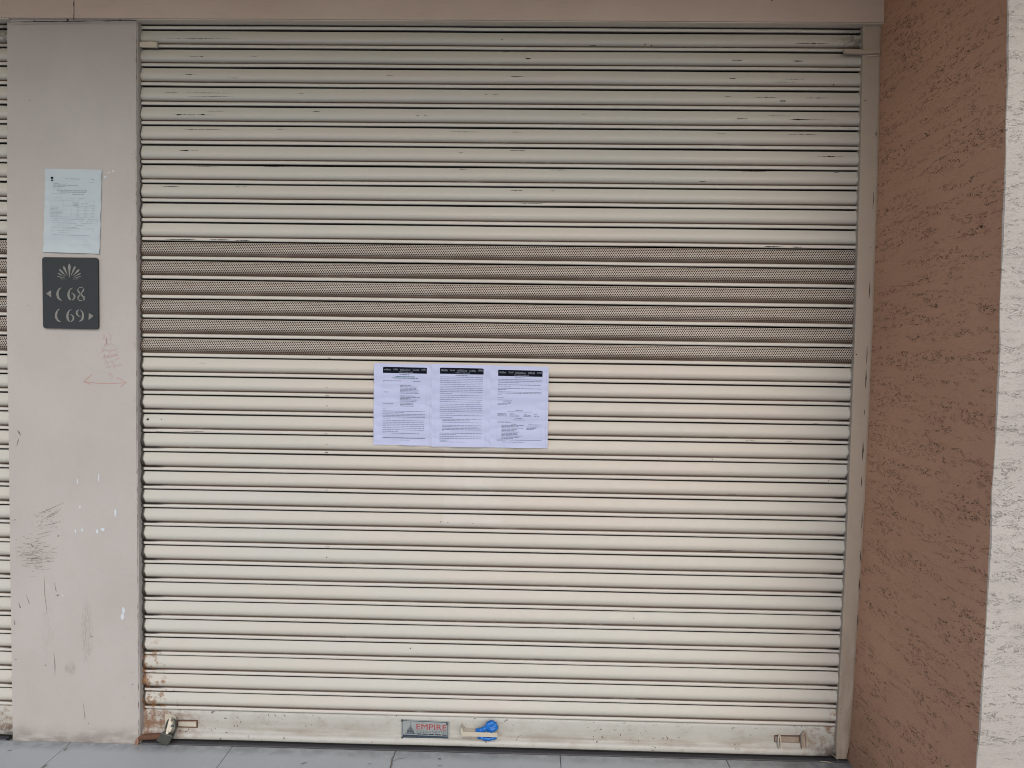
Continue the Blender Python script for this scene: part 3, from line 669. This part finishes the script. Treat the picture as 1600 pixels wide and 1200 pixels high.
# left hasp plate and its rusty slide bolt
hp = MB(); hp.prism([P2(258.5, 1146, FY), P2(276, 1147, FY), P2(275.5, 1120, FY), P2(271, 1116, FY), P2(259, 1115, FY)], FY-.005, FY+.001)
hp.build('hasp_plate', M['tab'], sh, bevel=.001)
sb = MB(); sb.tube([at(218, 1153, -.030), at(226, 1151.5, -.034), at(250, 1150, -.034), at(258, 1151, -.03)], [.009, .0125, .0125, .010], 12)
sb.build('slide_bolt', M['rust'], sh, smooth=True)
# pull handle
hd = MB()
a0, a1 = P2(722.5, 1143, -.03), P2(777, 1150.5, -.03)
hd.prism([P2(722.5, 1150, -.04), P2(777, 1151.8, -.04), P2(777.5, 1144.8, -.04), P2(723, 1143.2, -.04)], -.042, -.0385)
hd.add([at(723, 1143.2, -.0385), at(777.5, 1144.8, -.0385), Vector((at(777.5, 1144.8, -.0385).x, FY, at(777.5, 1144.8, -.0385).z)), Vector((at(723, 1143.2, -.0385).x, FY, at(723, 1143.2, -.0385).z))], [(0, 1, 2, 3)])
hd.build('pull_handle', M['tab'], sh, bevel=.0006)
ht = MB(); ht.prism([P2(721.5, 1149.5, -.04), P2(724.5, 1150, -.04), P2(723.5, 1141, -.04), P2(721.3, 1136, -.04), P2(720.3, 1137.5, -.04)], -.044, FY)
ht.build('handle_tab', M['tab'], sh)
# nameplate
NPY = FY-.005
npp = MB(); npp.prism([P2(627.2, 1153.2, NPY), P2(701.5, 1156.6, NPY), P2(702, 1128, NPY), P2(627.2, 1124.6, NPY)], NPY, FY+.001)
npl = npp.build('nameplate', M['plate'], sh, bevel=.0006, label='small riveted metal maker plate with red lettering')
def np_pt(u, v, dy=.0006):       # u across, v down, 0..1 on the plate
    a, b_, c_, d_ = [Vector(P2(*p, NPY)) for p in ((627.2, 1124.6), (702, 1128), (701.5, 1156.6), (627.2, 1153.2))]
    q_ = (a*(1-u)+b_*u)*(1-v)+(d_*(1-u)+c_*u)*v
    return (q_.x, NPY-dy, q_.y)
def np_rect(mb, u0, v0, u1, v1, dy=.0006): mb.quad(np_pt(u0, v1, dy), np_pt(u1, v1, dy), np_pt(u1, v0, dy), np_pt(u0, v0, dy))
def np_text(body, u0, v1, u1, h, mat, name, dy=.0008, bold=0.0, up=0.0):
    vs_, fs_ = text_mesh(body, 1.0, 1.0, bold); xs_ = [p[0] for p in vs_]; w0, w1 = min(xs_), max(xs_)
    hh = max(p[1] for p in vs_); mb = MB()
    mb.add([np_pt(u0+(x-w0)/(w1-w0)*(u1-u0), v1-y/hh*h, dy) for x, y in vs_], fs_); mb.build(name, M[mat], npl)
np_text('EMPIRE', .315, .475, .945, .30, 'redl', 'lettering')
np_text('ROLLING SHUTTER', .32, .66, .95, .13, 'teal', 'lettering')
dk = MB()
random.seed(5)
def dashes(u0, u1, v, h, mb, gap=.02, wl=(.05, .13)):
    u = u0
    while u < u1-.02:
        w_ = min(random.uniform(*wl), u1-u); np_rect(mb, u, v, u+w_, v+h, .0009); u += w_+gap
dashes(.32, .95, .70, .055, dk); dk.build('small_print', M['navy'], npl)
nb = MB(); np_rect(nb, .03, .80, .965, .965, .0006); nb.build('dark_band', M['navy'], npl)
dk = MB(); dashes(.10, .93, .865, .035, dk, gap=.03); dk.build('small_print', M['screw'], npl)
em = MB()
for u0, u1, top, bot in ((.183, .197, .06, .70), (.165, .180, .26, .66), (.140, .160, .36, .68), (.11, .133, .48, .70), (.203, .222, .28, .66), (.227, .243, .42, .68), (.248, .268, .52, .70)):
    em.add([np_pt(u0, bot, .0008), np_pt(u1, bot, .0008), np_pt(u1 if u1 < .19 else u0+.004, top, .0008), np_pt((u1-.004) if u1 < .19 else u0, top, .0008)], [(0, 1, 2, 3)])
np_rect(em, .08, .705, .30, .735); em.build('sailboat_emblem', M['navy'], npl)
fr2 = MB(); np_rect(fr2, .025, .02, .033, .97, .0007); np_rect(fr2, .025, .02, .96, .05, .0007); np_rect(fr2, .965, .03, .972, .97, .0007); fr2.build('border_line', M['navy'], npl)
for u, v in ((.015, .04), (.96, .10), (.02, .96), (.955, 1.02)):
    c_ = Vector(np_pt(u, v, 0)); s_ = MB(); s_.tube([c_+Vector((0, .001, 0)), c_+Vector((0, -.0025, 0)), c_+Vector((0, -.0045, 0))], [.0048, .0048, .0028], 12); s_.build('rivet', M['screw'], npl, smooth=False)

# ---------------------------------------------------------------- padlock wrapped in tape, hanging from the left hasp
pl = thing('padlock', tuple(at(258, 1155, -.045)), 'dark grey padlock hanging crooked from the taped hasp at the shutter foot', 'padlock')
b = MB(); b.prism([P2(245, 1156, -.05), P2(263, 1164.2, -.05), P2(272, 1148.5, -.05), P2(255, 1143, -.05)], -.060, -.040); b.build('body', M['lock'], pl, bevel=.003)
b = MB()
pts = [at(x, y, yy) for x, y, yy in ((258, 1148, -.050), (259, 1136, -.047), (262, 1127, -.042), (268, 1122, -.040), (274, 1126, -.042), (275, 1138, -.047), (270, 1150, -.050))]
b.tube(pts, .0042, 9); b.build('shackle', M['lock'], pl, smooth=True)
random.seed(9)
b = MB()
for i in range(6):
    ox, oy = random.uniform(-1.5, 1.5), random.uniform(-1, 1)
    b.tube([at(261+ox+i*.9, 1147-i*1.2+oy, -.052), at(264+ox+i*1.0, 1136-i*1.2, -.060), at(267+ox+i*.7, 1121+i*.8+oy, -.052)], [.0055, .0075, .0045], 7)
b.build('tape_wrap', M['tape'], pl, smooth=True)
b = MB(); b.tube([at(269, 1134, -.062), at(270.5, 1134.5, -.072)], [.006, .0045], 10); b.build('keyhole_cap', M['screw'], pl, smooth=True)

# ---------------------------------------------------------------- blue plastic tied round the handle
cl = thing('blue_plastic_bag', tuple(at(760, 1144, -.035)), 'crumpled bright blue plastic bag knotted round the pull handle', 'bag')
def blob(parts, name, mat, seed):
    rs = np.random.RandomState(seed); mbx = bpy.data.metaballs.new('b'); ob = bpy.data.objects.new('b', mbx); C.objects.link(ob)
    mbx.resolution = .0015; mbx.threshold = .55
    for (px, py, Y, r_) in parts:
        e = mbx.elements.new(); e.co = at(px, py, Y); e.radius = r_
    bpy.context.view_layer.update(); me = bpy.data.meshes.new_from_object(ob.evaluated_get(bpy.context.evaluated_depsgraph_get()))
    bpy.data.objects.remove(ob); bpy.data.metaballs.remove(mbx)
    mb = MB(); vs_ = []
    fq = rs.uniform(120, 420, (7, 3))*rs.choice([-1, 1], (7, 3)); ph = rs.uniform(0, 6, 7)
    for v_ in me.vertices:
        c_ = np.array(v_.co); nrm = np.array(v_.normal)
        a_ = sum(abs(math.sin(float(fq[i]@c_)+ph[i]))-.6 for i in range(7))/7
        vs_.append(tuple(c_+nrm*a_*.013))
    mb.add(vs_, [tuple(p.vertices) for p in me.polygons]); bpy.data.meshes.remove(me)
    return mb.build(name, mat, cl, smooth=True)
blob([(746, 1141, -.034, .013), (751, 1140.5, -.036, .015), (757, 1139, -.036, .017), (762, 1135, -.035, .018), (765, 1131, -.033, .019), (769, 1129.5, -.032, .017), (774, 1132, -.032, .013), (773, 1138, -.035, .018), (768, 1140, -.037, .018), (777, 1137, -.030, .010), (764, 1142, -.030, .014)], 'upper_knot', M['blue'], 4)
blob([(752, 1152.5, -.028, .013), (758, 1154, -.029, .015), (764, 1154.5, -.029, .015), (770, 1153, -.028, .013), (748, 1152, -.022, .010), (774, 1152, -.024, .010)], 'lower_fold', M['blue'], 6)

# ---------------------------------------------------------------- door number sign
SYF = PIL_Y-.012
sg = thing('door_number_sign', tuple(at(110, 458, PIL_Y)), 'dark slate sign plate reading C 68 and C 69 under a lotus emblem', 'sign')
def rounded(c, r_, n=5):
    out = []
    for i, p in enumerate(c):
        p = Vector(p); a = (Vector(c[i-1])-p).normalized(); b_ = (Vector(c[(i+1) % 4])-p).normalized()
        for j in range(n+1):
            t = j/n; out.append(tuple(p+a*r_*(1-t)**2+b_*r_*t**2))
    return out
cs = [P2(67.0, 512.5, SYF), P2(153.5, 514.3, SYF), P2(152.5, 402.6, SYF), P2(65.6, 401.6, SYF)]
b = MB(); b.prism(rounded(cs, .012), SYF, PIL_Y-.003); b.build('plate', M['sign'], sg, bevel=.0008)
for x, y in ((76, 410), (143, 411), (76, 504), (143, 505)):
    b = MB(); c_ = at(x, y, PIL_Y); b.tube([c_, c_+Vector((0, -.004, 0))], .005, 8); b.build('spacer', M['screw'], sg)
def sp(x, y): return P2(40+x/8, 380+y/8, SYF)           # coordinates measured in an 8x enlargement
fs_ = lambda x, z: (x, SYF-.0007, z)
def strokes(name, lst, mat):
    mb = MB()
    for pts, ws in lst:
        P_ = [Vector(sp(*p)) for p in pts]; out = []; wo = []
        n = len(P_)
        for i in range(n-1):                             # Catmull-Rom through the points
            p0, p1, p2, p3 = P_[max(i-1, 0)], P_[i], P_[i+1], P_[min(i+2, n-1)]
            for j in range(6):
                t = j/6; out.append(tuple(.5*((2*p1)+(p2-p0)*t+(2*p0-5*p1+4*p2-p3)*t*t+(3*p1-p0-3*p2+p3)*t**3)))
                wo.append((ws[i]*(1-t)+ws[i+1]*t)*.000323)
        out.append(tuple(P_[-1])); wo.append(ws[-1]*.000323)
        mb.stroke(out, wo, fs_)
    return mb.build(name, M[mat], sg)
def cC(x, y): return [([(x+55, y-2), (x+28, y+12), (x+8, y+50), (x+4, y+88), (x+18, y+130), (x+45, y+152), (x+62, y+156)], [1, 7, 13, 15, 13, 7, 2])]
def c6(x, y): return [([(x+62, y), (x+30, y+18), (x+10, y+60), (x+8, y+100), (x+22, y+138), (x+42, y+154)], [1.5, 6, 12, 15, 11, 2]),
                      ([(x+36, y+66), (x+62, y+72), (x+82, y+98), (x+78, y+132), (x+50, y+156)], [1.5, 5, 11, 10, 3])]
def c8(x, y): return [([(x+14, y+4), (x+6, y+28), (x+28, y+62), (x+62, y+96), (x+84, y+134)], [2, 9, 10, 9, 4]), ([(x+84, y+2), (x+72, y+34), (x+40, y+78), (x+12, y+112), (x+10, y+148)], [2, 9, 6, 10, 4]), ([(x+64, y+152), (x+84, y+146), (x+92, y+126)], [2, 7, 4]), ([(x+12, y+6), (x+30, y-6), (x+52, y-6), (x+70, y-2)], [2, 4, 3.5, 2]), ([(x+12, y+146), (x+34, y+158), (x+58, y+156)], [4, 5, 3]), ([(x+78, y+100), (x+92, y+118)], [2, 8])]
def c9(x, y): return [([(x+34, y+4), (x+8, y+30), (x+10, y+60), (x+34, y+86), (x+56, y+92)], [3, 10, 11, 6, 2]), ([(x+46, y+2), (x+78, y+40), (x+84, y+86), (x+72, y+128), (x+34, y+154)], [2, 9, 14, 12, 2])]
L1 = cC(396, 558)+c6(530, 558)+c8(648, 560); L2 = cC(378, 824)+c6(516, 826)+c9(634, 826)
strokes('number_lettering', L1, 'silver'); strokes('number_lettering', L2, 'silver')
ar = MB(); ar.add([fs_(*sp(*p)) for p in ((258, 630), (320, 588), (322, 678))], [(0, 2, 1)]); ar.build('arrow_mark', M['silver'], sg)
ar = MB(); ar.add([fs_(*sp(*p)) for p in ((850, 910), (792, 872), (788, 962))], [(0, 1, 2)]); ar.build('arrow_mark', M['silver'], sg)
pet = []
for a, l0, l1, ww in ((0, 20, 200, 17), (-24, 50, 185, 14), (24, 50, 182, 14), (-45, 60, 178, 13), (45, 60, 178, 13), (-62, 60, 165, 7), (62, 60, 165, 7), (-76, 50, 160, 5), (76, 50, 150, 5), (-88, 30, 120, 3), (88, 30, 120, 3)):
    s_, c_ = math.sin(R(a)), math.cos(R(a)); o = (548, 450)
    pet.append(([(o[0]+s_*(l0+(l1-l0)*t), o[1]-c_*(l0+(l1-l0)*t)*.98) for t in (0, .35, .7, .88, 1)], [1, ww*.45, ww, ww*.75, .5]))
strokes('lotus_emblem', pet, 'silver')

# ---------------------------------------------------------------- notices
class Sheet:
    """a paper sheet by its four photo corners (tl, tr, br, bl), lying in front of plane y=Y with gentle buckling"""
    def __init__(s, name, corners, Y, wave, label, mat, seed):
        s.c = [Vector(P2(*p, Y)) for p in corners]; s.Y = Y; s.wave = wave
        rs = np.random.RandomState(seed); s.ph = rs.uniform(0, 6, 6)
        ctr = sum(s.c, Vector((0, 0)))/4
        s.root = thing(name, (ctr.x, Y, ctr.y), label, 'notice', 'printed paper notices')
        mb = MB(); n, m_ = 44, 90
        vs = [s.pt(i/n, j/m_, 0) for j in range(m_+1) for i in range(n+1)]
        vb = [s.pt(i/n, j/m_, -.0005) for j in range(m_+1) for i in range(n+1)]; k_ = len(vs)
        fs = [(j*(n+1)+i, (j+1)*(n+1)+i, (j+1)*(n+1)+i+1, j*(n+1)+i+1) for j in range(m_) for i in range(n)]
        mb.add(vs+vb, fs+[tuple(k_+q for q in reversed(f)) for f in fs]); mb.build('sheet', M[mat], s.root, smooth=True)
    def pt(s, u, v, dy=.0005):
        q_ = (s.c[0]*(1-u)+s.c[1]*u)*(1-v)+(s.c[3]*(1-u)+s.c[2]*u)*v; p = s.ph
        w_ = s.wave*(math.sin(u*7+p[0]+v)*.5+math.sin(v*27+p[1])*.62+math.sin(u*17+v*4+p[2])*.3*abs(v-.4)*2+.5)
        w_ += s.wave*1.6*max(0, v-.9)*10*.25*(1+math.sin(u*9+p[3]))
        return (q_.x, s.Y-abs(w_)-dy, q_.y)
    def rect(s, mb, u0, v0, u1, v1, dy=.0005):
        n = max(1, int((u1-u0)/.04)); m_ = max(1, int((v1-v0)/.012))
        for i in range(n):
            a, b_ = u0+(u1-u0)*i/n, u0+(u1-u0)*(i+1)/n
            for j in range(m_):
                c_, d_ = v0+(v1-v0)*j/m_, v0+(v1-v0)*(j+1)/m_
                mb.quad(s.pt(a, d_, dy), s.pt(b_, d_, dy), s.pt(b_, c_, dy), s.pt(a, c_, dy))
    def line(s, mb, u0, u1, v, h=.0055, wl=(.03, .10), gap=.008, fill=1.0):
        u = u0
        while u < u1-.01:
            w_ = min(random.uniform(*wl), u1-u)
            if random.random() < fill: s.rect(mb, u, v, u+w_, v+h, .0008)
            u += w_+gap
    def para(s, mb, u0, u1, v0, v1, n, last=.6, **kw):
        if n > 3: n = round(n*.74)
        for i in range(n):
            s.line(mb, u0, u1 if i < n-1 else u0+(u1-u0)*last, v0+(v1-v0)*i/max(1, n-1), **kw)
NY = -0.0165
random.seed(31)
A = Sheet('paper_notice', ((584.5, 567.5), (676.0, 569.5), (674.5, 696.5), (583.5, 694.5)), NY, .0034, 'leftmost of the three sheets on the shutter, with a boxed address list', 'paper', 1)
B = Sheet('paper_notice', ((675.2, 568.7), (767.4, 570.7), (766, 699.0), (674.2, 697.5)), NY-.0016, .0034, 'middle one of the three sheets on the shutter, densely filled with text', 'paper', 2)
D = Sheet('paper_notice', ((766.2, 570.8), (857.5, 573.0), (855.5, 700.5), (765.2, 699.0)), NY-.0032, .0034, 'rightmost of the three sheets on the shutter, with tables in its lower half', 'paper', 3)
def header(S, u0, v0, u1, v1):
    mb = MB(); S.rect(mb, u0, v0, u1, v1, .0008); S.rect(mb, u0+.02, v0-.004, u1-.02, v0, .0008); mb.build('heading_bar', M['inkd'], S.root)
    mb = MB(); w = u1-u0
    for a, b_, t in ((.03, .17, .34), (.24, .34, .30), (.39, .62, .36), (.68, .83, .36), (.88, .97, .26)):
        x = a
        while x < b_:
            S.rect(mb, u0+w*x, v0+(v1-v0)*(t-.16*random.random()), u0+w*(x+.014), v0+(v1-v0)*(t+.2), .0013); x += .022
    x = .36
    while x < .68: S.rect(mb, u0+w*x, v0+(v1-v0)*.72, u0+w*(x+.02), v0+(v1-v0)*.88, .0013); x += .028
    mb.build('heading_lettering', M['inkl'], S.root)
header(A, .155, .045, .905, .115); header(B, .135, .045, .875, .115); header(D, .135, .055, .895, .125)
def finish(S, tx, extra=None):
    tx.build('printed_text', M['ink'], S.root)
t = MB(); A.line(t, .44, .61, .128, .008); A.line(t, .155, .47, .207, .007); A.line(t, .67, .80, .210, .006); A.line(t, .155, .18, .223, .006)
A.line(t, .18, .25, .345, .007); A.line(t, .16, .35, .485, .006); A.line(t, .155, .215, .555, .005)
for v, e in ((.262, .66), (.277, .74), (.293, .74), (.308, .75), (.324, .79), (.339, .75), (.354, .78), (.389, .70), (.405, .80), (.420, .63), (.437, .74), (.453, .72), (.478, .67), (.495, .68), (.513, .69)): A.line(t, .45, e, v, .007)
A.para(t, .155, .885, .578, .592, 2, .5); A.para(t, .155, .885, .614, .668, 5, .18); A.para(t, .155, .87, .694, .830, 10, .38); A.para(t, .155, .87, .85, .868, 2, .1, fill=.75); A.line(t, .155, .885, .912, .004); A.line(t, .30, .62, .935, .004)
finish(A, t)
t = MB(); A.line(t, .37, .70, .152, .009); A.line(t, .32, .76, .169, .009); t.build('printed_title', M['inkg'], A.root)
t = MB()
for v in (.252, .475, .545): A.rect(t, .155, v, .90, v+.0025)
for u in (.155, .43, .90): A.rect(t, u, .252, u+.004, .545)
t.build('ruled_lines', M['inkf'], A.root)
t = MB(); A.rect(t, .155, .905, .885, .911); t.build('rule', M['ink'], A.root)
t = MB(); B.line(t, .40, .60, .128, .006); B.para(t, .135, .865, .150, .350, 14, .3); B.para(t, .135, .865, .372, .450, 6, .95); B.para(t, .135, .86, .478, .590, 8, .35)
B.para(t, .135, .86, .615, .640, 2, .3); B.para(t, .18, .85, .662, .678, 2, .7); B.line(t, .18, .85, .700, .005); B.para(t, .18, .85, .735, .752, 2, .9); B.para(t, .18, .85, .772, .802, 3, .05); B.para(t, .135, .85, .832, .848, 2, .4); B.para(t, .135, .85, .872, .918, 4, .15); B.line(t, .135, .57, .938, .004)
finish(B, t)
t = MB(); D.line(t, .42, .60, .140, .006); D.para(t, .135, .88, .163, .202, 4, .5); D.para(t, .135, .88, .228, .245, 2, .3); D.para(t, .13, .88, .272, .288, 2, .2); D.para(t, .13, .88, .315, .345, 3, .1)
D.line(t, .13, .24, .388, .006); D.line(t, .13, .38, .415, .006); D.line(t, .22, .36, .437, .008); D.line(t, .13, .36, .455, .006); D.line(t, .13, .30, .472, .006)
D.line(t, .44, .56, .535, .008); D.line(t, .30, .72, .556, .005)
for v in (.580, .594, .608):
    for a, b_ in ((.13, .29), (.34, .50), (.58, .70), (.76, .85)): D.line(t, a, b_, v, .006, fill=.85)
D.line(t, .44, .56, .632, .008); D.line(t, .40, .60, .655, .005); D.line(t, .13, .36, .683, .009); D.line(t, .37, .46, .707, .007); D.line(t, .66, .86, .712, .007)
for v, e in ((.722, .60), (.738, .50), (.754, .58), (.770, .47), (.786, .44), (.802, .50), (.818, .47), (.834, .48), (.850, .56), (.866, .50), (.882, .40)): D.line(t, .20, e, v, .007)
for v, e in ((.738, .83), (.754, .80), (.768, .76)): D.line(t, .63, e, v, .007)
D.rect(t, .12, .903, .88, .908); D.line(t, .12, .28, .915, .005); D.line(t, .20, .60, .930, .004)
finish(D, t)
t = MB()
D.rect(t, .12, .70, .124, .895); D.rect(t, .87, .70, .874, .895); D.rect(t, .96, .05, .965, .97)
t.build('ruled_lines', M['inkf'], D.root)
t = MB(); B.rect(t, .92, .08, .925, .97); B.rect(t, .05, .05, .054, .90)
t.build('ruled_lines', M['inkf'], B.root)
t = MB(); A.rect(t, .955, .30, .961, .99); t.build('ruled_lines', M['inkf'], A.root)

E_N = Sheet('paper_notice', ((71, 263.5), (159.2, 265.2), (156.0, 396.8), (68, 394)), PIL_Y-.002, .0030, 'single pale blue-grey sheet stuck on the pillar just above the dark number sign', 'paper2', 8)
S = E_N; t = MB()
S.line(t, .36, .44, .115, .006); S.line(t, .46, .62, .113, .009); S.line(t, .82, .87, .113, .009); S.line(t, .76, .87, .150, .004)
S.line(t, .15, .26, .168, .009); S.line(t, .14, .58, .188, .009); S.line(t, .14, .36, .205, .009); S.line(t, .12, .28, .228, .005)
S.line(t, .22, .75, .249, .013); S.line(t, .28, .74, .270, .012); S.line(t, .50, .70, .296, .011)
S.para(t, .13, .40, .296, .305, 1, 1); S.line(t, .12, .72, .345, .004, fill=.5)
for v in (.395, .412, .428): S.line(t, .51, .61, v, .009)
S.line(t, .37, .46, .425, .006); S.line(t, .65, .78, .405, .006); S.line(t, .80, .90, .420, .006)
for i, v in enumerate((.455, .47, .487, .503, .518, .535, .552)):
    S.line(t, .12, random.uniform(.26, .34), v, .006, fill=.8)
    if i % 2 == 0:
        for a, b_ in ((.57, .61), (.70, .74), (.84, .88)): S.line(t, a, b_, v, .007)
t.build('printed_text', M['ink2'], S.root)
t = MB(); S.para(t, .12, .45, .570, .575, 1, 1, h=.005); S.para(t, .15, .95, .593, .690, 7, .7, h=.0055, fill=.8); S.para(t, .12, .88, .705, .760, 4, .5, h=.005, fill=.8); S.line(t, .15, .82, .785, .006)
S.line(t, .72, .80, .86, .004); S.line(t, .70, .84, .895, .004)
t.build('printed_text', M['ink2'], S.root)
t = MB()
for v in (.375, .44, .485, .535, .57): S.rect(t, .11, v, .89, v+.002)
for u in (.11, .34, .49, .61, .75, .89): S.rect(t, u, .375, u+.003, .57)
t.build('ruled_lines', M['ink2'], S.root)
t = MB(); S.rect(t, .105, .098, .155, .118); S.rect(t, .120, .118, .142, .128); S.rect(t, .108, .132, .152, .144); t.build('emblem', M['inkd'], S.root)

# ---------------------------------------------------------------- bits of straw in the corner
for i, (p0, p1) in enumerate((((1299, 1178), (1311, 1190)), ((1281, 1190), (1303, 1193)))):
    a, c_ = at(*p0, -.05), at(*p1, Z=.006)
    a = a if i == 0 else at(*p0, Z=.006); m_ = MB(); m_.tube([a, (a+c_)/2+Vector((0, 0, .003)), c_], [.0012, .0016, .0009], 6)
    tag(m_.build('straw', M['straw'], smooth=True), ('thin dry straw leaning against the lower right end of the shutter', 'dry straw lying flat on the threshold near the lower right corner')[i], 'straw', 'bits of dry straw')
